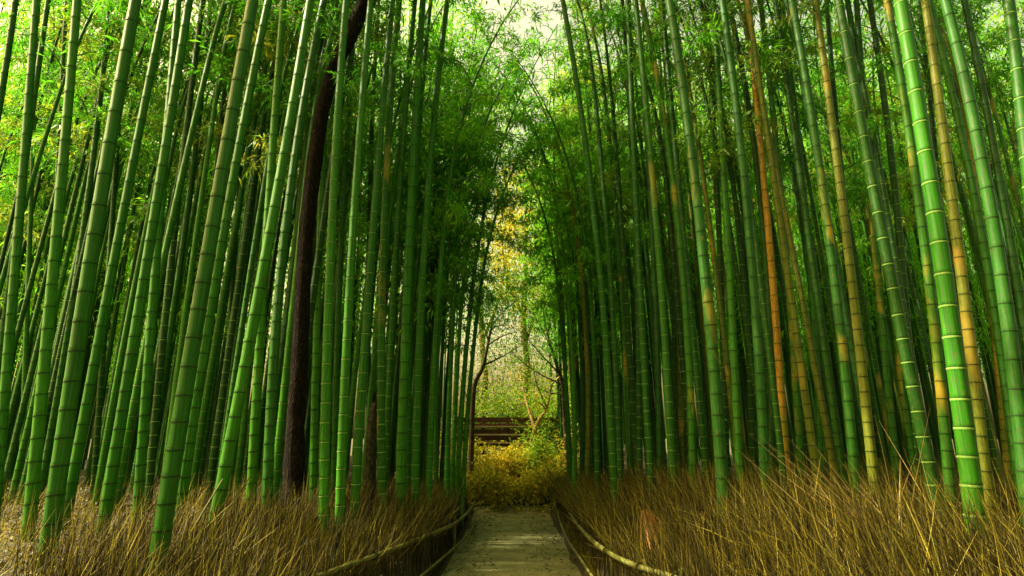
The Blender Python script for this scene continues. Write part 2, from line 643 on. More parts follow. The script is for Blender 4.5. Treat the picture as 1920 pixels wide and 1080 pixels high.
# ------------------------------------------------------------------ bamboo
ALL = []


def build_bamboo(base_path, r0, tone, node, crown_z, crown_s, crown_kind, inward, sides=12, spacing=None):
    """base_path: function z -> (x, y); culm from the ground to crown_z, then along the crown's axis"""
    x0, y0 = base_path(0.8)
    gzv = gz(x0, y0)
    zb = gzv - 0.08
    root = empty("bamboo", (x0, y0, gzv))
    Hc = 6.0 * crown_s
    # centreline up to the crown
    zz = np.linspace(zb, crown_z, 40)
    XY = np.array([base_path(v) for v in zz])
    P1 = np.column_stack([XY, zz])
    tang = Vector(P1[-1] - P1[-3]).normalized()
    zq = Vector((0, 0, 1)).rotation_difference(tang)
    q = zq @ Quaternion((0, 0, 1), inward)
    cb = Vector(P1[-1])
    P2 = np.array([cb + q @ (Vector(axis_pt(v)) * crown_s) for v in np.linspace(0.15, 5.9, 26)])
    P = np.vstack([P1, P2])
    seg = np.linalg.norm(np.diff(P, axis=0), axis=1)
    S = np.concatenate([[0], np.cumsum(seg)])
    Lc, Lt = S[39], S[-1]

    def rad(s):
        return r0 * np.where(s < Lc, 1.06 - 0.26 * s / Lc, 0.80 - 0.66 * (s - Lc) / (Lt - Lc))
    # nodes
    ns = []
    s = 0.10 + random.random() * 0.15
    sp0 = spacing if spacing else r0 * 2 * random.uniform(1.9, 2.5)
    while s < Lt - 0.1:
        ns.append(s)
        s += sp0 * (0.72 + 0.55 * min(1, s / 5.0)) * random.uniform(0.94, 1.06)
    # ring profile about each node: offset (in radii), radius factor, material of the band above it
    k = 1.0
    if node == 'dark':
        prof = [(-0.34, 1.0, 0), (-0.10, 1.01, 1), (-0.03, 1.075, 1), (0.09, 1.0, 0), (0.20, 1.035, 0), (0.55, 0.985, 0)]
    elif node == 'pale':
        prof = [(-0.40, 1.0, 0), (-0.16, 1.012, 2), (0.0, 1.075, 2), (0.10, 0.985, 1), (0.17, 1.035, 0), (0.55, 0.985, 0)]
    else:
        prof = [(-0.40, 1.0, 0), (-0.20, 1.01, 3), (-0.04, 1.06, 1), (0.08, 1.0, 0), (0.20, 1.035, 0), (0.55, 0.985, 0)]
    ss, fr, mi = [0.0], [1.03], [0]
    for n_ in ns:
        rr = float(rad(n_))
        for o_, f_, m_ in prof:
            v = n_ + o_ * rr * k
            if v > ss[-1] + 1e-4 and v < Lt - 0.01:
                ss.append(v)
                fr.append(f_)
                mi.append(m_)
    ss.append(Lt)
    fr.append(1.0)
    ss = np.array(ss)
    fr = np.array(fr)
    C = np.column_stack([np.interp(ss, S, P[:, a]) for a in range(3)])
    R = rad(ss) * fr
    V, F = tube_arrays(C, R, sides)
    V = V - np.array(root.location)
    me = mesh_np("culm", V, F, [M[tone], M_SCAR, M_BLOOM, M_WAX], np.repeat(np.array(mi), sides), True)
    link("culm", me, root)
    cr = link("crown", crown_kind, root)
    cr.location = cb - Vector(root.location)
    cr.rotation_mode = 'QUATERNION'
    cr.rotation_quaternion = q
    cr.scale = (crown_s,) * 3
    return root


def wall_x(Y):
    return float(np.interp(Y, [5, 7, 10, 13, 16], [3.0, 2.5, 1.75, 1.25, 1.15]))


def hero(pts, w, tone, node, diam=None, w_at=540, crown_z=None, Y=None):
    """pts: photograph points along the culm; w: its width there in pixels"""
    d = diam or (0.075 + 0.0021 * w)
    cy = (540 - w_at) / FPX
    zc = FPX * d / w
    if Y is None:
        Y = zc * (CP - cy * SP)
    low = max(pts, key=lambda p: p[1])[0]
    while low > 560 and abs(low - 960) / FPX * Y * 1.02 < wall_x(Y) - 0.45 and d < 0.165:
        Y *= 1.02
        d *= 1.02
    mid = sorted(pts, key=lambda p: p[1])[len(pts) // 2][0]
    d /= math.sqrt(1 + ((mid - 960) / FPX) ** 2)          # a round stem looks wider toward the frame's sides
    P = np.array([at(x, y, Y) for x, y in pts])
    deg = 2 if len(pts) > 2 else 1
    co = np.polyfit(P[:, 2], P[:, 0], deg)
    z0, z1 = P[:, 2].min(), P[:, 2].max()
    ly = random.uniform(-0.02, 0.02)

    def f(z):
        zz = min(max(z, z0), z1)
        x = np.polyval(co, zz)
        sl = np.polyval(np.polyder(co), zz)
        return float(x + sl * (z - zz)), float(Y + ly * (z - 1))
    cz = crown_z or max(z1 + 0.3, 5.2 + random.random())
    leafy = 795 < low < 1145
    if leafy:
        tone = {'green': 'bright', 'teal': 'green', 'deep': 'green'}.get(tone, tone)
        cz = random.uniform(3.7, 5.2)
    side = -1 if P[:, 0].mean() < 0 else 1
    inward = (0 if side < 0 else math.pi) + (random.uniform(-0.9, 0.9) if Y < 9.5 else random.uniform(-0.6, 0.6))
    xm = float(np.interp(700, [p[1] for p in sorted(pts, key=lambda t: t[1])], [p[0] for p in sorted(pts, key=lambda t: t[1])]))
    o = build_bamboo(f, d / 2, tone, node, cz, random.uniform(0.85, 1.1), random.choice(CROWNS_LUSH if leafy else CROWNS_THIN if Y < 8 else CROWNS), inward, 14)
    ALL.append(dict(o=o, hero=True, x=xm, w=w, tone=tone, node=node, Y=Y))
    return o


HEROES = [
    # ---- left of the dark trunk: ([(x, y)...], width, tone, node)
    ([(35, 0), (5, 190), (-40, 420)], 18, 'green', 'dark'),
    ([(62, 0), (46, 240), (22, 540), (8, 740), (-8, 940)], 21, 'bright', 'dark'),
    ([(102, 0), (80, 150), (52, 320), (20, 560), (0, 700)], 15, 'green', 'dark'),
    ([(80, 120), (57, 540), (50, 740), (38, 930)], 11, 'green', 'pale'),
    ([(152, 0), (132, 270), (97, 540), (75, 790), (55, 990)], 24, 'bright', 'dark'),
    ([(136, 0), (118, 250), (108, 540), (98, 900)], 12, 'deep', 'dark'),
    ([(200, 0), (192, 150), (160, 400), (130, 560), (100, 800)], 14, 'green', 'dark'),
    ([(262, 0), (240, 120), (212, 260), (186, 410), (166, 540), (132, 765), (95, 990)], 32, 'green', 'dark'),
    ([(302, 0), (275, 140), (250, 285), (227, 385), (200, 560), (155, 765), (127, 965)], 20, 'bright', 'dark'),
    ([(230, 0), (215, 300), (190, 620), (178, 900)], 12, 'deep', 'pale'),
    ([(325, 0), (315, 140), (302, 280), (287, 540), (274, 690), (262, 900)], 19, 'bright', 'dark'),
    ([(362, 0), (340, 175), (310, 350), (266, 540), (235, 740), (200, 940), (187, 1050)], 22, 'bright', 'dark'),
    ([(370, 0), (345, 240), (320, 450), (300, 640), (282, 900)], 15, 'deep', 'pale'),
    ([(398, 0), (390, 125), (370, 300), (325, 560), (295, 800)], 13, 'green', 'dark'),
    ([(435, 0), (420, 200), (400, 420), (345, 700), (320, 900)], 12, 'deep', 'dark'),
    ([(472, 0), (450, 125), (425, 265), (400, 405), (377, 540), (345, 760), (305, 980)], 32, 'green', 'dark'),
    ([(514, 0), (475, 175), (450, 285), (425, 425), (405, 575), (367, 765), (335, 965)], 20, 'bright', 'dark'),
    ([(535, 0), (522, 200), (510, 350), (493, 540), (485, 690), (474, 900)], 18, 'bright', 'dark'),
    ([(575, 0), (555, 200), (520, 400), (472, 540), (440, 775), (400, 1015)], 23, 'bright', 'dark'),
    ([(598, 0), (560, 250), (516, 540), (508, 740), (504, 900)], 19, 'green', 'dark'),
    ([(615, 0), (580, 240), (545, 540), (530, 900)], 13, 'green', 'dark'),
    ([(455, 200), (440, 420), (428, 640), (415, 900)], 11, 'green', 'pale'),
    # ---- between the dark trunk and the path
    ([(645, 0), (641, 100), (633, 215), (627, 300), (620, 450), (612, 590), (609, 890)], 18, 'bright', 'pale'),
    ([(618, 0), (602, 350), (592, 590), (588, 900)], 15, 'bright', 'dark', None, 540, None, 8.0),
    ([(690, 0), (682, 125), (672, 250), (662, 425), (650, 565), (642, 810), (639, 950)], 17, 'bright', 'pale'),
    ([(665, 0), (640, 400), (630, 700), (627, 900)], 12, 'green', 'dark'),
    ([(731, 0), (722, 150), (710, 300), (697, 450), (683, 590), (675, 740), (670, 915)], 16, 'green', 'pale'),
    ([(752, 0), (735, 200), (727, 300), (720, 450), (716, 640), (716, 900)], 15, 'painted_dapple', 'pale'),
    ([(780, 0), (767, 200), (755, 350), (742, 500), (730, 600), (726, 900)], 12, 'green', 'pale'),
    ([(790, 0), (775, 240), (768, 420), (760, 590), (752, 880)], 17, 'bright', 'dark'),
    ([(832, 40), (810, 250), (800, 400), (790, 540), (782, 740), (779, 900)], 14, 'bright', 'pale'),
    ([(868, 120), (850, 250), (835, 400), (821, 560), (808, 790), (804, 910)], 12, 'bright', 'pale'),
    ([(872, 300), (850, 400), (832, 525), (820, 700), (817, 900)], 9, 'bright', 'pale'),
    ([(712, 0), (700, 250), (690, 540), (694, 900)], 10, 'deep', 'dark'),
    ([(800, 100), (778, 400), (768, 640), (766, 900)], 11, 'green', 'pale'),
    ([(870, 300), (852, 540), (838, 900)], 10, 'green', 'pale'),
    ([(890, 300), (866, 560), (848, 900)], 9, 'green', 'dark'),
    ([(905, 400), (880, 600), (858, 900)], 10, 'bright', 'dark'),
    ([(925, 380), (898, 560), (880, 740), (869, 890)], 9, 'bright', 'dark'),
    # ---- between the path and the orange culm
    ([(1020, 300), (1048, 560), (1062, 740), (1067, 890)], 8, 'green', 'dark'),
    ([(1040, 350), (1068, 590), (1077, 890)], 9, 'green', 'pale'),
    ([(1060, 380), (1085, 590), (1090, 890)], 8, 'teal', 'dark'),
    ([(1068, 350), (1096, 590), (1101, 890)], 9, 'olive', 'dark'),
    ([(1085, 350), (1110, 590), (1120, 900)], 10, 'teal', 'pale'),
    ([(1060, 25), (1075, 125), (1092, 200), (1105, 300), (1122, 500), (1135, 665), (1152, 890)], 13, 'green', 'pale'),
    ([(1120, 200), (1148, 560), (1163, 890)], 11, 'teal', 'pale'),
    ([(1140, 250), (1166, 560), (1182, 900)], 10, 'painted_dapple', 'dark'),
    ([(1165, 25), (1175, 125), (1182, 250), (1190, 400), (1193, 590), (1200, 900)], 11, 'teal', 'pale'),
    ([(1180, 100), (1200, 540), (1220, 900)], 13, 'green', 'pale'),
    ([(1192, 0), (1228, 540), (1238, 900)], 12, 'teal', 'dark'),
    ([(1198, 100), (1238, 540), (1262, 890)], 14, 'painted_dapple', 'pale'),
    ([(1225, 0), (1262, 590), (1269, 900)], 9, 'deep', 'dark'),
    ([(1205, 25), (1220, 100), (1240, 200), (1255, 300), (1270, 425), (1283, 560), (1292, 740), (1300, 890)], 14, 'painted_dapple', 'dark'),
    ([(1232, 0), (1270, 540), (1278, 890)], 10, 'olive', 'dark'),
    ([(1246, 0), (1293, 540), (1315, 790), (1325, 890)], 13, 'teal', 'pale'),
    ([(1258, 0), (1277, 125), (1290, 225), (1305, 340), (1327, 525), (1337, 690), (1355, 900)], 22, 'painted_dapple', 'dark'),
    ([(1318, 0), (1338, 300), (1355, 640), (1362, 900)], 12, 'deep', 'pale'),
    ([(1340, 0), (1352, 200), (1360, 350), (1372, 565), (1382, 765), (1388, 890)], 15, 'green', 'dark'),
    ([(1350, 0), (1367, 100), (1387, 300), (1400, 400), (1414, 560), (1427, 740), (1433, 890)], 18, 'teal', 'dark'),
    ([(1368, 0), (1385, 125), (1405, 225), (1428, 350), (1440, 540), (1446, 880)], 14, 'deep', 'dark'),
    ([(1330, 100), (1380, 400), (1397, 590), (1411, 890)], 12, 'deep', 'pale'),
    ([(1398, 0), (1412, 125), (1425, 250), (1436, 375), (1450, 540), (1460, 665), (1470, 790), (1476, 930)], 15, 'orange', 'dark'),
    # ---- between the orange culm and the thick pale-ringed one
    ([(1448, 0), (1470, 125), (1485, 225), (1495, 300), (1510, 425), (1525, 540), (1557, 715), (1582, 900)], 16, 'deep', 'dark'),
    ([(1420, 0), (1445, 250), (1470, 480), (1490, 640), (1500, 900)], 14, 'painted_dapple', 'dark'),
    ([(1485, 0), (1505, 125), (1530, 275), (1557, 450), (1567, 565), (1590, 740), (1602, 900)], 20, 'painted_dapple', 'dark'),
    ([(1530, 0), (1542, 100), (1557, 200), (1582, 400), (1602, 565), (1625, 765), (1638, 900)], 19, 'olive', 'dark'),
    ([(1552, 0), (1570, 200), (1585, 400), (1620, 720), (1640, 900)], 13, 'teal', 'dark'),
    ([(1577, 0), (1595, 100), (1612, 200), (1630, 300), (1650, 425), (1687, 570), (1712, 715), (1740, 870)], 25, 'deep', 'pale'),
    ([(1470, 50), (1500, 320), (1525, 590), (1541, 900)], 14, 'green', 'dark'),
    ([(1610, 0), (1628, 250), (1650, 560), (1675, 820)], 16, 'painted_dapple', 'dark'),
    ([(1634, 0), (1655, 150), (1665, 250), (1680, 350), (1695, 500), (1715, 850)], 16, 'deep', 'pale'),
    ([(1600, 0), (1640, 300), (1680, 600), (1712, 870)], 16, 'painted_dapple', 'dark'),
    ([(1650, 0), (1665, 75), (1685, 190), (1700, 275), (1725, 450), (1745, 590), (1757, 690), (1775, 860)], 20, 'painted_dapple', 'dark', None, 540, None, 6.0),
    # ---- the thick pale-ringed culm and what stands right of it
    ([(1681, 0), (1692, 75), (1710, 165), (1725, 260), (1740, 355), (1755, 450), (1772, 545), (1785, 640), (1797, 740), (1822, 927)], 38, 'bright', 'pale', 0.155),
    ([(1722, 0), (1740, 180), (1765, 400), (1785, 620), (1800, 880)], 12, 'deep', 'dark'),
    ([(1737, 0), (1757, 100), (1767, 190), (1785, 360), (1805, 540), (1825, 675), (1845, 860)], 24, 'olive', 'dark'),
    ([(1784, 0), (1800, 60), (1817, 140), (1840, 240), (1855, 350), (1872, 450), (1890, 555), (1902, 660), (1920, 850)], 31, 'teal', 'dark'),
    ([(1810, 0), (1835, 115), (1850, 200), (1865, 285), (1880, 360), (1895, 440), (1925, 640)], 19, 'deep', 'dark'),
    ([(1765, 60), (1795, 200), (1812, 285), (1832, 370), (1860, 525), (1882, 680), (1905, 870)], 20, 'green', 'dark'),
    ([(1885, 0), (1902, 50), (1910, 150), (1917, 240), (1935, 420), (1960, 700)], 34, 'green', 'pale'),
    ([(1845, 500), (1865, 660), (1882, 810), (1890, 900)], 14, 'olive', 'dark'),
]
for h in HEROES:
    hero(*h)


def filler(n, side, y_lo, y_hi, tones, px_lo, px_hi, cz=(5.0, 7.0), kind='back'):
    k = 0
    tries = 0
    while k < n and tries < 6000:
        tries += 1
        Y = y_lo + (y_hi - y_lo) * random.random() ** 0.8
        px = random.uniform(px_lo, px_hi)
        X = (px - 960) / FPX * Y / CP
        if abs(X) < wall_x(Y) + random.random() * 0.2:
            continue
        if any((e['X'] - X) ** 2 + (e['Y'] - Y) ** 2 < 0.22 ** 2 for e in FILL):
            continue
        d = random.uniform(0.080, 0.115) / math.sqrt(1 + ((px - 960) / FPX) ** 2)
        lean = -side * random.uniform(-0.01, 0.03 if kind == 'end' else 0.045)
        ly = random.uniform(-0.03, 0.03)
        cur = -side * random.uniform(0, 0.005)
        f = lambda z, X=X, Y=Y, lean=lean, ly=ly, cur=cur: (X + lean * (z - 1) + cur * (z - 1) ** 2, Y + ly * (z - 1))
        inward = (0 if side < 0 else math.pi) + (random.choice((-1, 1)) * random.uniform(0.8, 1.6) if kind == 'end' else random.choice((-1, 1)) * random.uniform(1.0, 2.0) if Y > 9.5 else random.uniform(-1.0, 1.0))
        kindc = random.choice(CROWNS_LUSH) if kind == 'end' else random.choice(CROWNS_Y) if random.random() < 0.22 else random.choice(CROWNS)
        tone = random.choice(tones)
        o = build_bamboo(f, d / 2, tone, random.choice(['dark', 'pale', 'dark', 'pale', 'wax']), random.uniform(*cz), random.uniform(1.05, 1.3) if kind == 'end' else random.uniform(0.9, 1.2), kindc, inward, 9)
        FILL.append(dict(X=X, Y=Y))
        ALL.append(dict(o=o, hero=False, x=pix(f(2.0) + (2.0,))[0], w=FPX * d / Y, tone=tone, node='', Y=Y, kind=kind))
        k += 1


FILL = []
T1 = ['green', 'green', 'bright', 'deep', 'teal', 'deep']
T2 = ['green', 'teal', 'deep', 'painted_dapple', 'olive', 'deep']
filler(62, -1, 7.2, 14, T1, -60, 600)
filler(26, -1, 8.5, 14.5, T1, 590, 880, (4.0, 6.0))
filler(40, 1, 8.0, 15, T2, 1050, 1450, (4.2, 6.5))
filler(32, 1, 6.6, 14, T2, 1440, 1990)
filler(16, -1, 6.8, 11, T1, -20, 600)
filler(12, 1, 6.4, 11, T2, 1400, 1980)
# the bamboos that close the view at the end of the path, leafy further down
filler(11, -1, 11.6, 13.2, T1, 760, 905, (3.3, 5.0), 'end')
filler(14, 1, 12.5, 19, T2, 1035, 1180, (3.3, 5.0), 'end')


# the rest of the grove, too far and too many to count: one mass of thin culms and leaves
def thicket(n):
    r_ = np.random.default_rng(77)
    mb = MB()
    LP, LD, LL, LW = [], [], [], []
    for k in range(n):
        side = -1 if k % 2 else 1
        Y = r_.uniform(11.5, 27) if side < 0 else r_.uniform(13.5, 27)
        X = side * (wall_x(13) + 0.5 + r_.random() ** 0.9 * (Y * 0.95))
        if k >= n - 150:                                   # the grove goes on unseen behind the viewer, added to cut sky fill
            Y = r_.uniform(-16, 0.2)
            X = side * r_.uniform(2.2, 13)
        zb = gz(X, Y)
        glade = side < 0 and X > -12 and 14.6 < Y < 22
        if glade and X > -3.2:
            continue
        lean = -side * r_.uniform(0, 0.05)
        zb = gz(X, Y)
        Hh = r_.uniform(9, 13)
        zz = np.linspace(-0.1, Hh, 8)
        P = np.stack([X + lean * zz, Y + 0 * zz, zb + zz], 1)
        V, F = tube_arrays(P, np.linspace(1, 0.3, 8) * r_.uniform(0.035, 0.06), 6)
        mb.add(V, F, int(r_.integers(0, 3)))
        m = 8 if glade else 42
        h = 3.0 + (Hh - 2.6) * r_.random(m) ** 0.9
        a = r_.uniform(0, 6.28, m)
        rad = r_.uniform(0.15, 1.3, m)
        C = np.stack([X + lean * h + rad * np.cos(a), Y + rad * np.sin(a), zb + h], 1)
        C = np.repeat(C, 14, axis=0)
        LP.append(C + r_.normal(size=C.shape) * np.array([0.22, 0.22, 0.12]))
        LD.append(r_.normal(size=C.shape) + np.array([0, 0, -0.3]))
    P = np.concatenate(LP)
    V, F = leaves_arrays(P, np.concatenate(LD), r_.uniform(.12, .22, len(P)), r_.uniform(.028, .045, len(P)))
    mb.add(V, F, 3)
    o = mb.build("bamboo_thicket", [M['green'], M['teal'], M['deep'], M_LEAF3])
    o["kind"] = "stuff"


thicket(1150)


# ------------------------------------------------------------------ the curved dark tree
def limb_mb(mb, pts, radii, n=24, sides=9, m=0, wob=0.0):
    P = smooth_path(pts, n)
    R = np.interp(np.linspace(0, 1, n), np.linspace(0, 1, len(radii)), radii)
    V, F = tube_arrays(P, R, sides, wob)
    mb.add(V, F, m)
    return P


def leaf_cloud(mb, centres, per, spread, L, W, m, droop=0.25, seed=0):
    r_ = np.random.default_rng(seed)
    C = np.repeat(np.asarray(centres, float), per, axis=0)
    P = C + r_.normal(size=C.shape) * spread
    D = (P - C) * 1.2 / max(spread, 1e-3) + r_.normal(size=C.shape) * 0.8 + np.array([0, 0, -droop])
    V, F = leaves_arrays(P, D, r_.uniform(L * 0.7, L * 1.25, len(P)), r_.uniform(W * 0.8, W * 1.2, len(P)))
    mb.add(V, F, m)


TY = 7.3
tp = [(549, 975), (550, 940), (554, 800), (560, 700), (568, 540), (575, 430), (588, 320), (602, 220), (625, 130), (655, 72), (690, 0)]
tw = [52, 45, 36, 33, 31, 32, 33, 31, 30, 33, 36]
tpts = [tuple(at(x, y, TY)) for x, y in tp]
trad = [0.5 * v / FPX * TY * 0.93 for v in tw]
b0 = tpts[0]
tree = empty("tree", (b0[0], b0[1], gz(b0[0], b0[1])))
mb = MB()
off = np.array(tree.location)
tpts = [tuple(np.array(q) - off) for q in [(b0[0], b0[1], gz(b0[0], b0[1]) - 0.1)] + tpts[1:] + [(tpts[-1][0] + 0.6, TY + 0.1, tpts[-1][2] + 0.9), (tpts[-1][0] + 0.8, TY + 0.2, tpts[-1][2] + 2.4)]]
limb_mb(mb, tpts, trad + [0.09, 0.05], 90, 14, 0, 0.035)
top = np.array(tpts[-1])
ends = []
for k in range(7):
    a = k * 0.9
    s0 = np.array(tpts[-2]) + (top - np.array(tpts[-2])) * (k / 6)
    e = s0 + np.array([math.cos(a) * 1.3, math.sin(a) * 1.3, 0.7])
    limb_mb(mb, [s0, (s0 + e) / 2 + [0, 0, .15], e], [0.04, 0.02, 0.008], 8, 6)
    ends += [e, (s0 + e) / 2, e + [0.2, 0.2, 0.3]]
mb.build("trunk", [M_BARK], tree, True)
mb = MB()
leaf_cloud(mb, ends, 110, 0.38, 0.10, 0.045, 0, seed=5)
mb.build("crown", [M_LEAF], tree)
tag(tree, "dark brown bare tree trunk curving up to the right among the bamboo", "tree")

# broken dead culm between trunk and path
bx = at(690, 930, 8.2)
st = empty("bamboo_stump", (bx.x, bx.y, gz(bx.x, bx.y)))
mb = MB()
P = smooth_path([(0, 0, -0.1), (0.01, 0, 0.5), (0.0, 0, 1.1), (0.05, 0.0, 1.5)], 20)
V, F = tube_arrays(P, np.linspace(0.085, 0.065, 20), 10, 0.05)
V[-10:, 2] += np.array([0.16, 0.10, 0.02, -0.05, -0.12, -0.04, 0.08, 0.2, 0.05, 0.12])
mb.add(V, F)
mb.build("culm", [M_DEADC], st, False)
mb = MB()
for s_ in range(3):
    P = smooth_path([(0.05, 0, 1.35 + .06 * s_), (0.09 + .02 * s_, -0.02, 1.62 + .05 * s_), (0.06, -0.03, 1.78)], 8)
    V, F = tube_arrays(P, np.linspace(0.02, 0.006, 8), 5)
    mb.add(V, F)
mb.build("splinter", [M_DEADC], st)
tag(st, "broken blackened bamboo stump between the curved trunk and the path", "stump")


# ------------------------------------------------------------------ low bamboo fences along the path
def fence_rail(pts, r, parent, off):
    P = smooth_path([np.array(p) - off for p in pts], 60)
    S = np.concatenate([[0], np.cumsum(np.linalg.norm(np.diff(P, axis=0), axis=1))])
    ss, rr, mm = [0], [r], []
    s = 0.12
    while s < S[-1] - 0.1:
        for o_, f_, m_ in ((-0.03, 1.0, 0), (-0.006, 1.12, 1), (0.006, 1.12, 0), (0.03, 0.98, 0)):
            ss.append(s + o_)
            rr.append(r * f_)
            mm.append(m_)
        s += random.uniform(0.26, 0.36)
    ss.append(S[-1])
    rr.append(r)
    mm = [0] + mm
    C = np.column_stack([np.interp(ss, S, P[:, a]) for a in range(3)])
    V, F = tube_arrays(C, np.array(rr), 10)
    me = mesh_np("rail", V, F, [M_RAIL, M_RAILNODE], np.repeat(np.array(mm[:len(ss) - 1]), 10), True)
    return link("rail", me, parent), P + off


def on_ray(px, py, z):
    cx, cy = (px - 960) / FPX, (540 - py) / FPX
    d = Vector((cx, CP - cy * SP, SP + cy * CP))
    t = (z - H_EYE) / d.z
    return np.array([d.x * t, d.y * t, z])


def fence(side, up, lo, label):
    U = [on_ray(*p) for p in up]
    Lw = [on_ray(*p) for p in lo]
    U = [U[0] + (U[0] - U[1]) * 0.8] + U
    Lw = [Lw[0] + (Lw[0] - Lw[1]) * 0.8] + Lw
    base = np.array([U[2][0], U[2][1], gz(U[2][0], U[2][1])])
    f = empty("bamboo_fence", tuple(base))
    _, PU = fence_rail(U, 0.024, f, base)
    _, PL = fence_rail(Lw, 0.016, f, base)
    for u in (0.12, 0.32, 0.52, 0.72, 0.92):
        q = PU[int(u * 59)]
        mb = MB()
        px_ = q[0] + side * 0.05
        P = np.array([(px_, q[1], gz(px_, q[1]) - 0.15), (px_, q[1], (gz(px_, q[1]) + q[2]) / 2), (px_, q[1], q[2] + 0.07)]) - base
        V, F = tube_arrays(P, np.array([0.026, 0.025, 0.024]), 8)
        mb.add(V, F)
        po = mb.build("post", [M_RAIL], f, True)
        mb = MB()
        for a in range(3):
            th = np.linspace(0, 2 * np.pi, 12)
            c = np.array([q[0] + side * 0.025, q[1], q[2]]) - base
            Pt = c + np.column_stack([0.062 * np.cos(th), 0.004 * a - 0.004 + 0 * th, 0.038 * np.sin(th)])
            V, F = tube_arrays(Pt, np.full(12, 0.004), 5)
            mb.add(V, F)
        mb.build("tie", [M_TIE], po)
    tag(f, label, "fence")


fence(-1, [(610, 1076, .52), (720, 1036, .52), (800, 1005, .50), (850, 983, .46), (876, 962, .42), (891, 940, .36)],
      [(790, 1080, .22), (830, 1046, .20), (865, 1015, .18), (884, 992, .16), (892, 968, .14)],
      "low fence of two wavy bamboo rails along the left edge of the path")
fence(1, [(1250, 1078, .56), (1190, 1060, .56), (1140, 1035, .54), (1095, 998, .50), (1066, 957, .44), (1048, 922, .42)],
      [(1110, 1080, .26), (1090, 1050, .24), (1065, 1012, .22), (1048, 972, .20), (1040, 935, .20)],
      "low fence of two thin sagging bamboo rails along the right edge of the path")


# ------------------------------------------------------------------ dry grass and brushwood (nobody could count the blades)
def blades(name, roots, length, lean, side, width, matl, jitter=0.35, kind='stuff', dirx=None):
    n = len(roots)
    L = length * rng.uniform(0.40, 1.30, n) ** 1.1
    el = np.clip(lean + rng.normal(size=n) * jitter, -0.5, 1.45)
    az = rng.normal(size=n) * 1.0
    hx = -side * np.cos(az)
    hy = np.sin(az) * 0.9 - 0.15
    hd = np.stack([hx, hy, np.zeros(n)], 1)
    up = np.array([0, 0, 1.0])
    u = np.array([0, 0.34, 0.68, 1.0])
    bend = rng.uniform(-0.05, 0.30, n)
    C = []
    p = roots.copy()
    C.append(p)
    for a, b in zip(u[:-1], u[1:]):
        ang = (el + bend * b)[:, None]
        p = p + (hd * np.sin(ang) + up * np.cos(ang)) * ((b - a) * L)[:, None]
        C.append(p)
    C = np.stack(C, 1)                                      # n,4,3
    S = unit(np.cross(C[:, 3] - C[:, 0], rng.normal(size=(n, 3)) * 0.5 + np.array([0, -1.0, 0.2])))
    wd = (width * rng.uniform(0.6, 1.4, n))[:, None] * np.array([1.0, 0.9, 0.65, 0.12])[None, :] * 0.5
    A = C + S[:, None, :] * wd[:, :, None]
    B = C - S[:, None, :] * wd[:, :, None]
    V = np.stack([A, B], 2).reshape(-1, 3)                  # n*4*2
    base = (np.arange(n) * 8)[:, None]
    F = np.concatenate([base + np.array([2 * k, 2 * k + 1, 2 * k + 3, 2 * k + 2]) for k in range(3)], 0)
    o = link(name, mesh_np(name, V, F, [matl], None, False))
    o["kind"] = kind
    return o


def roots_in(n, side, fx, ylo, yhi, ypow=1.0):
    y = ylo + (yhi - ylo) * rng.random(n) ** ypow
    x = side * fx(y, rng.random(n))
    return np.stack([x, y, ground_z(x, y) - 0.02], 1)


# each bank: a dense dark body of dead twigs behind the rails, with longer golden grass rising out of it
def bank_x(side, w0, w1):
    v = verge_l if side < 0 else verge_r
    return lambda y, u: v(y) + 0.03 + u * (w0 + w1 * sstep(12.5, 6, y))


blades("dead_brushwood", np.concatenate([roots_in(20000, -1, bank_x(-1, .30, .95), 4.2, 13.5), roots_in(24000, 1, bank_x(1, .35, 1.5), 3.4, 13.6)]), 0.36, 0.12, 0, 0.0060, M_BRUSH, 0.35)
blades("dry_grass", roots_in(9500, -1, lambda y, u: bank_x(-1, .22, .95)(y, u) + 0.12, 4.2, 13.4), 0.46, 0.24, -1, 0.0050, M_STRAW, 0.34)
blades("dry_grass", roots_in(13000, 1, lambda y, u: bank_x(1, .28, 1.4)(y, u) + 0.12, 3.6, 13.6), 0.50, 0.34, 1, 0.0050, M_STRAW, 0.34)
# low twigs between the path and the upper rail, never taller than the rail line
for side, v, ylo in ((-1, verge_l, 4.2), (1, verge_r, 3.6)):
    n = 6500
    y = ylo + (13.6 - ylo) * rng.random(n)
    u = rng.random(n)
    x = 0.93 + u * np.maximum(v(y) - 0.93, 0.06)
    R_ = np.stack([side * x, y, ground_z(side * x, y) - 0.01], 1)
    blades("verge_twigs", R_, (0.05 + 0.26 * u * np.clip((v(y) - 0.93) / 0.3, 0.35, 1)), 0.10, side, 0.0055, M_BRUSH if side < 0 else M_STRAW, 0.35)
fl2 = lambda y, u: 2.0 + u ** 1.4 * 6
blades("sparse_grass", roots_in(6500, -1, fl2, 3.2, 9.5, 1.2), 0.40, 0.45, -1, 0.0055, M_STRAW, 0.5)
fr2 = lambda y, u: 2.0 + u ** 1.1 * 4.5
blades("tall_dry_grass", roots_in(11000, 1, fr2, 2.6, 9.0, 1.3), 0.60, 0.52, 1, 0.0050, M_STRAW, 0.38)
blades("dead_brushwood", roots_in(9000, 1, fr2, 2.6, 9.0, 1.3), 0.42, 0.3, 1, 0.0060, M_BRUSH, 0.45)
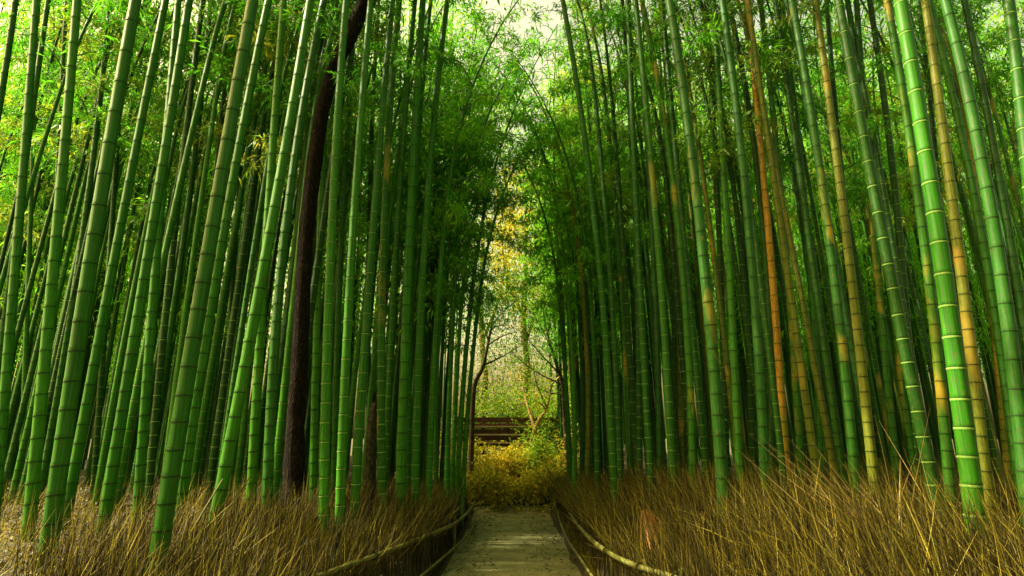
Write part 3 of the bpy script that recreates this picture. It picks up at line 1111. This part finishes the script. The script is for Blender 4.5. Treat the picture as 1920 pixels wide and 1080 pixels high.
# pale straw tuft leaning out by the olive culm
c = np.array([2.95, 4.75])
rt = np.stack([c[0] + rng.normal(size=90) * 0.18, c[1] + rng.normal(size=90) * 0.16, np.zeros(90)], 1)
rt[:, 2] = ground_z(rt[:, 0], rt[:, 1])
t_ = blades("grass_tuft", rt, 0.95, 0.72, 1, 0.006, M_PSTRAW, 0.16, 'thing')
tag(t_, "pale tuft of long straw leaning left below the olive bamboo", "grass tuft")
for strokes, lab in (
    ([((1203, 962, .92), (1212, 1000, .72), (1231, 1072, .46)), ((1215, 965, .92), (1236, 1000, .72), (1256, 1072, .46))],
     "forked rust-orange dead frond hanging over the right bamboo rail"),
    ([((1312, 972, .90), (1326, 1010, .72), (1346, 1078, .48))],
     "single pinkish rust dead frond drooping in the dark brush at right, away from the rail"),
):
    Cs = []
    for st_ in strokes:
        A3 = np.array([on_ray(*p) for p in st_])
        q = smooth_path(A3, 5)
        for k in range(15):
            j0 = rng.normal(size=3) * 0.018
            j1 = rng.normal(size=3) * 0.085
            Cs.append(q + j0 + np.linspace(0, 1, 5)[:, None] * j1 + np.array([0, -0.05, 0.03]))
    C = np.array(Cs)
    n = len(C)
    S = unit(rng.normal(size=(n, 3)) * 0.4 + np.array([1, 0, 0]))
    wd = 0.008 * np.array([0.7, 1, 0.9, 0.7, 0.2]) * 0.5
    A = C + S[:, None, :] * wd[None, :, None]
    B = C - S[:, None, :] * wd[None, :, None]
    V = np.stack([A, B], 2).reshape(-1, 3)
    base = (np.arange(n) * 10)[:, None]
    F = np.concatenate([base + np.array([2 * k, 2 * k + 1, 2 * k + 3, 2 * k + 2]) for k in range(4)], 0)
    tag(link("dead_frond", mesh_np("dead_frond", V, F, [M_RUST])), lab, "dead frond", "dead fronds on the right bank")

# thin dead canes leaning among the left culms
for (x0_, y0_, x1_, y1_), yy, lab in (
    ((335, 985, 418, 898), 5.2, "thin dead cane leaning right between the two thickest left bamboos"),
    ((385, 985, 470, 892), 5.6, "thin dead cane leaning right, just right of the second thick left bamboo"),
    ((835, 925, 872, 893), 9.6, "short thin cane leaning right at the end of the left brush"),
):
    a_, b_ = np.array(at(x0_, y0_, yy)), np.array(at(x1_, y1_, yy + 0.2))
    a_[2] = min(a_[2], gz(a_[0], a_[1]) - 0.03)
    V, F = tube_arrays(smooth_path([a_, (a_ + b_) / 2 + [0.01, 0, 0.03], b_], 14), np.linspace(0.012, 0.006, 14), 7)
    tag(link("cane", mesh_np("cane", V, F, [M_RAIL], None, True)), lab, "cane", "dead canes leaning in the grove")

# fallen leaves on the grove floor and a few on the path
n = 16000
y = 3 + 9 * rng.random(n) ** 1.3
x = np.where(rng.random(n) < 0.68, -1, 1) * (1.2 + 7.5 * rng.random(n))
P = np.stack([x, y, ground_z(x, y) + 0.012 + 0.02 * rng.random(n)], 1)
D = rng.normal(size=(n, 3)) * np.array([1, 1, 0.25])
V, F = leaves_arrays(P, D, rng.uniform(.08, .16, n), rng.uniform(.016, .03, n))
o = link("leaf_litter", mesh_np("leaf_litter", V, F, [M_LITTER]))
o["kind"] = "stuff"
n = 1500
y = 5 + 9 * rng.random(n)
e = rng.random(n)
x = np.sign(rng.normal(size=n)) * 0.88 * e ** 0.45
P = np.stack([x, y, np.full(n, 0.045)], 1)
D = rng.normal(size=(n, 3)) * np.array([1, 1, 0.08])
V, F = leaves_arrays(P, D, rng.uniform(.05, .10, n), rng.uniform(.010, .018, n))
o = link("path_leaves", mesh_np("path_leaves", V, F, [M_LITTER]))
o["kind"] = "stuff"


# ------------------------------------------------------------------ the sunny slope at the end of the path
def shrub(px, Y, hgt, wid, leafm, label, seed, group="shrubs on the slope at the end of the path"):
    r_ = np.random.default_rng(seed)
    X = (px - 960) / FPX * Y / CP
    zb = gz(X, Y)
    s = empty("shrub", (X, Y, zb))
    mb = MB()
    cs = []
    for k in range(26):
        a = r_.uniform(0, 6.28)
        rad = wid * 0.5 * math.sqrt(r_.random())
        hz = hgt * r_.choice([r_.uniform(0.2, 0.8), r_.uniform(0.6, 1.35)]) * (1 - 0.45 * (rad / (wid * 0.5)) ** 2)
        e = np.array([rad * math.cos(a), rad * math.sin(a), hz])
        limb_mb(mb, [(0.1 * math.cos(a) * rad, 0.1 * math.sin(a) * rad, -0.05), e * [0.55, 0.55, 0.6], e], [0.014, 0.009, 0.004], 6, 4)
        cs.append(e)
    mb.build("stem", [M_BRANCH], s)
    mb = MB()
    leaf_cloud(mb, cs, 46, 0.13 * (hgt + wid) / 1.6, 0.12, 0.055, 0, 0.1, seed)
    mb.build("foliage", [leafm], s)
    return tag(s, label, "shrub", group)


SH = [
    (905, 14.9, 0.55, 0.8, M_YLEAF, "yellow shrub at the path's end beside the left fence"),
    (942, 14.8, 0.36, 0.7, M_YLEAF, "lowest yellow shrub just left of centre where the path ends"),
    (985, 15.0, 0.42, 0.7, M_YLEAF, "small yellow shrub just right of centre where the path ends"),
    (1025, 15.0, 0.60, 0.8, M_YLEAF, "orange-tinged yellow shrub at the path's end beside the right fence"),
    (885, 16.0, 0.75, 1.0, M_YLEAF, "golden shrub against the left bamboo below the board fence"),
    (930, 16.4, 0.50, 0.9, M_YLEAF, "golden shrub in the second row below the board fence, left of centre"),
    (972, 16.8, 0.55, 0.9, M_YLEAF, "golden shrub in the second row, below the board fence, right of centre"),
    (1016, 16.4, 0.70, 1.0, M_GLEAF, "greenish gold shrub in the second row left of the right fence"),
    (1050, 16.2, 0.95, 1.1, M_YLEAF, "golden shrub half behind the last bamboos on the right"),
    (1020, 18.0, 1.00, 1.4, M_GLEAF, "yellow-green shrub in front of the board fence at right"),
    (1050, 18.6, 1.30, 1.5, M_GLEAF, "green shrub before the board fence's right end, against the bamboos"),
    (900, 20.4, 1.25, 1.6, M_GLEAF, "green shrub above the left end of the board fence"),
    (940, 20.6, 1.10, 1.6, M_GLEAF, "green shrub above the middle of the board fence"),
    (985, 20.8, 1.30, 1.6, M_GLEAF, "green shrub above the right part of the board fence"),
    (1025, 21.2, 1.35, 1.8, M_GLEAF, "broad green shrub high on the slope at right"),
    (1060, 21.8, 1.5, 1.8, M_GLEAF, "green shrub high on the slope hidden partly by right bamboos"),
    (893, 25.0, 3.2, 2.6, M_GLEAF, "tall loose green bush far behind the board fence's left end"),
    (935, 26.5, 3.6, 2.8, M_YLEAF, "tall loose yellow bush far behind the board fence, left of the gap's middle"),
    (985, 25.5, 3.3, 2.8, M_GLEAF, "tall loose green bush far behind the board fence, right of the gap's middle"),
    (1035, 26.0, 3.7, 2.8, M_YLEAF, "tall loose yellow bush far behind the board fence's right end"),
]
for k, a in enumerate(SH):
    shrub(a[0], a[1], a[2], a[3], a[4], a[5], 300 + k)

n = 5200
y = 14.3 + 6.5 * rng.random(n) ** 1.2
x = (rng.random(n) - 0.5) * 5.5
P = np.stack([x, y, ground_z(x, y) + 0.01 + 0.10 * rng.random(n) ** 2], 1)
D = rng.normal(size=(n, 3)) * np.array([1, 1, 0.5])
V, F = leaves_arrays(P, D, rng.uniform(.09, .17, n), rng.uniform(.035, .07, n))
o = link("slope_leaves", mesh_np("slope_leaves", V, F, [M_YLEAF]))
o["kind"] = "stuff"

# dark board fence with pale rails across the slope
FY = 18.2
fz = gz(0, FY)
xa, xb = (862 - 960) / FPX * FY / CP, (1044 - 960) / FPX * FY / CP
bf = empty("board_fence", ((xa + xb) / 2, FY, fz))


def box(mb, c, s, m=0):
    c, s = np.array(c), np.array(s) / 2
    V = np.array([c + s * [a, b, d] for d in (-1, 1) for b in (-1, 1) for a in (-1, 1)])
    F = [(0, 2, 3, 1), (4, 5, 7, 6), (0, 1, 5, 4), (2, 6, 7, 3), (0, 4, 6, 2), (1, 3, 7, 5)]
    mb.add(V, F, m)


zt, zl = at(940, 782, FY).z - fz, at(940, 838, FY).z - fz
Wd = xb - xa
for k in range(5):
    mb = MB()
    box(mb, (0, 0, zl + (k + 0.5) * (zt - zl) / 5), (Wd, 0.03, (zt - zl) / 5 - 0.025))
    mb.build("board", [M_WOOD], bf)
for yy in (800, 815, 830):
    mb = MB()
    box(mb, (0, -0.045, at(940, yy, FY).z - fz), (Wd + 0.1, 0.05, 0.045))
    mb.build("rail", [M_WOODP], bf)
for u in (-0.48, -0.24, 0.0, 0.24, 0.48):
    mb = MB()
    box(mb, (u * Wd, 0.06, (zt - 0.3) / 2), (0.09, 0.085, zt + 0.36))
    mb.build("post", [M_WOOD], bf)
tag(bf, "dark brown board fence with three pale rails on the slope behind the path", "fence")


# slender trees beyond the end of the path
def small_tree(name, limbs, Y, bark, leafm, label, leaf_pts=0, seed=0, per=40, spread=0.25, extra=None, L=0.07, W=0.028):
    pts0 = [tuple(at(x, y, Y)) for x, y in limbs[0][0]]
    X, zz = pts0[0][0], pts0[0][2]
    base = np.array([X, Y, gz(X, Y)])
    t = empty(name, tuple(base))
    mb = MB()
    ends = []
    r_ = np.random.default_rng(seed)
    for q, (pp, r0, r1) in enumerate(limbs):
        dy = 0 if q == 0 else r_.uniform(-0.8, 0.8)
        P = []
        for k, (x, y) in enumerate(pp):
            P.append(np.array(at(x, y, Y + dy * k / max(1, len(pp) - 1))) - base)
        if q == 0:
            P[0][2] = -0.1
        C = limb_mb(mb, P, [r0, (r0 + r1) / 2, r1], 22, 7, 0, 0.03)
        for k in range(6, 22, 3):
            d = r_.normal(size=3)
            d[2] = abs(d[2]) * 0.6
            d = d / np.linalg.norm(d)
            e = C[k] + d * r_.uniform(0.4, 0.9)
            if q > 0 or k > 12:
                limb_mb(mb, [C[k], (C[k] + e) / 2 + [0, 0, 0.06], e], [r1 * 1.1, r1 * 0.7, 0.004], 6, 4)
                ends += [e, (e + C[k]) / 2]
    mb.build("trunk", [bark], t, True)
    if extra is not None:
        ends += [e - base for e in extra]
    mb = MB()
    leaf_cloud(mb, ends, per, spread, L, W, 0, 0.2, seed)
    mb.build("crown", [leafm], t)
    return tag(t, label, "tree")


def crown_pts(px0, px1, py0, py1, Y, dy, n, seed):
    r_ = np.random.default_rng(seed)
    out = []
    while len(out) < n:
        u, v = r_.uniform(-1, 1, 2)
        if u * u + v * v > 1:
            continue
        p = at((px0 + px1) / 2 + u * (px1 - px0) / 2, (py0 + py1) / 2 + v * (py1 - py0) / 2, Y + r_.uniform(-dy, dy))
        out.append(np.array(p))
    return out


small_tree("slender_tree", [
    ([(884, 800), (888, 738), (905, 690), (916, 640), (926, 590)], 0.075, 0.025),
    ([(908, 684), (935, 672), (965, 655)], 0.03, 0.01),
    ([(916, 640), (905, 605), (895, 575)], 0.025, 0.008),
    ([(922, 610), (948, 580), (975, 560)], 0.02, 0.008)], 15.2, M_BRANCH, M_LEAF,
    "slender dark tree leaning out from the left bamboos over the end of path", 0, 41, 60, 0.26, crown_pts(885, 1000, 500, 610, 15.2, 0.8, 42, 61))
small_tree("slender_tree", [
    ([(1062, 800), (1056, 735), (1045, 690), (1030, 640), (1022, 605)], 0.07, 0.02),
    ([(1052, 720), (1010, 700), (975, 675), (955, 655)], 0.028, 0.008),
    ([(1048, 700), (1015, 665), (985, 630)], 0.024, 0.008),
    ([(1040, 670), (1020, 625), (1000, 590)], 0.02, 0.006),
    ([(1056, 740), (1025, 735), (1000, 720)], 0.02, 0.006)], 16.0, M_BRANCH, M_LEAF,
    "slender dark tree arching bare branches left from the right bamboos", 0, 42, 40, 0.26, crown_pts(975, 1065, 490, 600, 16.0, 0.8, 42, 62))
small_tree("slender_tree", [
    ([(985, 845), (1000, 815), (1012, 785), (1025, 765), (1034, 720)], 0.075, 0.03),
    ([(1003, 805), (992, 770), (982, 735), (975, 700)], 0.05, 0.02),
    ([(1025, 765), (1005, 715), (1000, 680)], 0.03, 0.012)], 17.2, M_PALEB, M_YLEAF,
    "forked pale yellow-barked young tree in front of the board fence at right", 0, 43, 26, 0.25)


for spec in (
    ("tall_tree", 985, 26.0, (925, 1060, 300, 610), 150, M_YLEAF, "tall yellow-leaved tree rising in the gap straight beyond the path", 51),
    ("tall_tree", 905, 29.0, (830, 985, 150, 600), 170, M_GLEAF, "tall yellow-green tree beyond the path on the left of the gap", 52),
    ("tall_tree", 1065, 30.0, (1000, 1190, 100, 600), 180, M_GLEAF, "tall yellow-green tree beyond the path on the right of the gap", 53),
):
    nm, px, Y, bx_, n_, lm, lab, sd_ = spec
    ex = crown_pts(*bx_, Y, 2.5, n_, sd_)
    small_tree(nm, [
        ([(px, 800), (px + 4, 700), (px - 3, 600), (px + 2, (bx_[2] + bx_[3]) / 2), (px, bx_[2] + 40)], 0.20, 0.05),
        ([(px, 640), (px + 30, 560), (px + 45, 480)], 0.08, 0.03),
        ([(px, 600), (px - 35, 520), (px - 45, 440)], 0.08, 0.03)], Y, M_BRANCH, lm, lab, 0, sd_, 44, 0.42, ex, 0.17, 0.08)


# ------------------------------------------------------------------ labels of the bamboos
ORD = ["first", "second", "third", "fourth", "fifth", "sixth", "seventh", "eighth", "ninth", "tenth", "eleventh", "twelfth", "thirteenth",
       "fourteenth", "fifteenth", "sixteenth", "seventeenth", "eighteenth", "nineteenth", "twentieth", "twenty-first", "twenty-second", "twenty-third",
       "twenty-fourth", "twenty-fifth", "twenty-sixth", "twenty-seventh"]
TONE = {'bright': "bright green", 'green': "mid green", 'deep': "deep green", 'teal': "bluish green", 'painted_dapple': "dapple-painted green", 'olive': "olive yellow", 'orange': "orange"}
ZONES = [
    (-999, 556, "left of the curved dark trunk", True),
    (556, 930, "right of the curved dark trunk", False),
    (930, 1456, "right of the path's end", False),
    (1472, 1780, "right of the orange one", False),
    (1798, 2999, "right of the thick ringed one", False),
]
heroes = [e for e in ALL if e['hero']]
for e in heroes:
    size = "thick" if e['w'] >= 28 else "stout" if e['w'] >= 19 else "medium" if e['w'] >= 13 else "slim"
    ring = "pale" if e['node'] == 'pale' else "dark"
    e['look'] = f"{size} {TONE[e['tone']]} bamboo with {ring} node rings"
for a, b, where, rev in ZONES:
    zone = sorted([e for e in heroes if a <= e['x'] < b], key=lambda e: e['x'], reverse=rev)
    for k, e in enumerate(zone):
        tag(e['o'], f"{e['look']}, {ORD[k]} {where}", "bamboo", "front bamboos of the grove")
for e in heroes:
    if e['tone'] == 'orange':
        tag(e['o'], "orange bamboo with dark node rings, the only orange one in the right grove", "bamboo", "front bamboos of the grove")
    elif 'label' not in e['o']:
        tag(e['o'], "thick bright green bamboo with broad pale node rings, widest on the right", "bamboo", "front bamboos of the grove")
for e in ALL:
    if e['hero']:
        continue
    if e['kind'] == 'end':
        lab = "leafy low-branched slim bamboo at the path's end, " + ("left side" if e['x'] < 960 else "right side")
        grp = "leafy bamboos at the end of the path"
    else:
        tone = {'bright': 'bright green', 'green': 'green', 'deep': 'dark green', 'teal': 'bluish green', 'painted_dapple': 'yellow-blotched', 'olive': 'olive yellow'}[e['tone']]
        dist = "half-hidden" if e['Y'] < 10.5 else "distant"
        where = ("left of the curved trunk" if e['x'] < 575 else "between curved trunk and path" if e['x'] < 960 else
                 "between path and orange culm" if e['x'] < 1460 else "right of the orange culm")
        lab = f"{dist} slim {tone} bamboo behind the front culms, {where}"
        grp = "bamboos deep in the grove, " + where
    tag(e['o'], lab, "bamboo", grp)
print("BAMBOOS", len(ALL), "heroes", len(heroes))
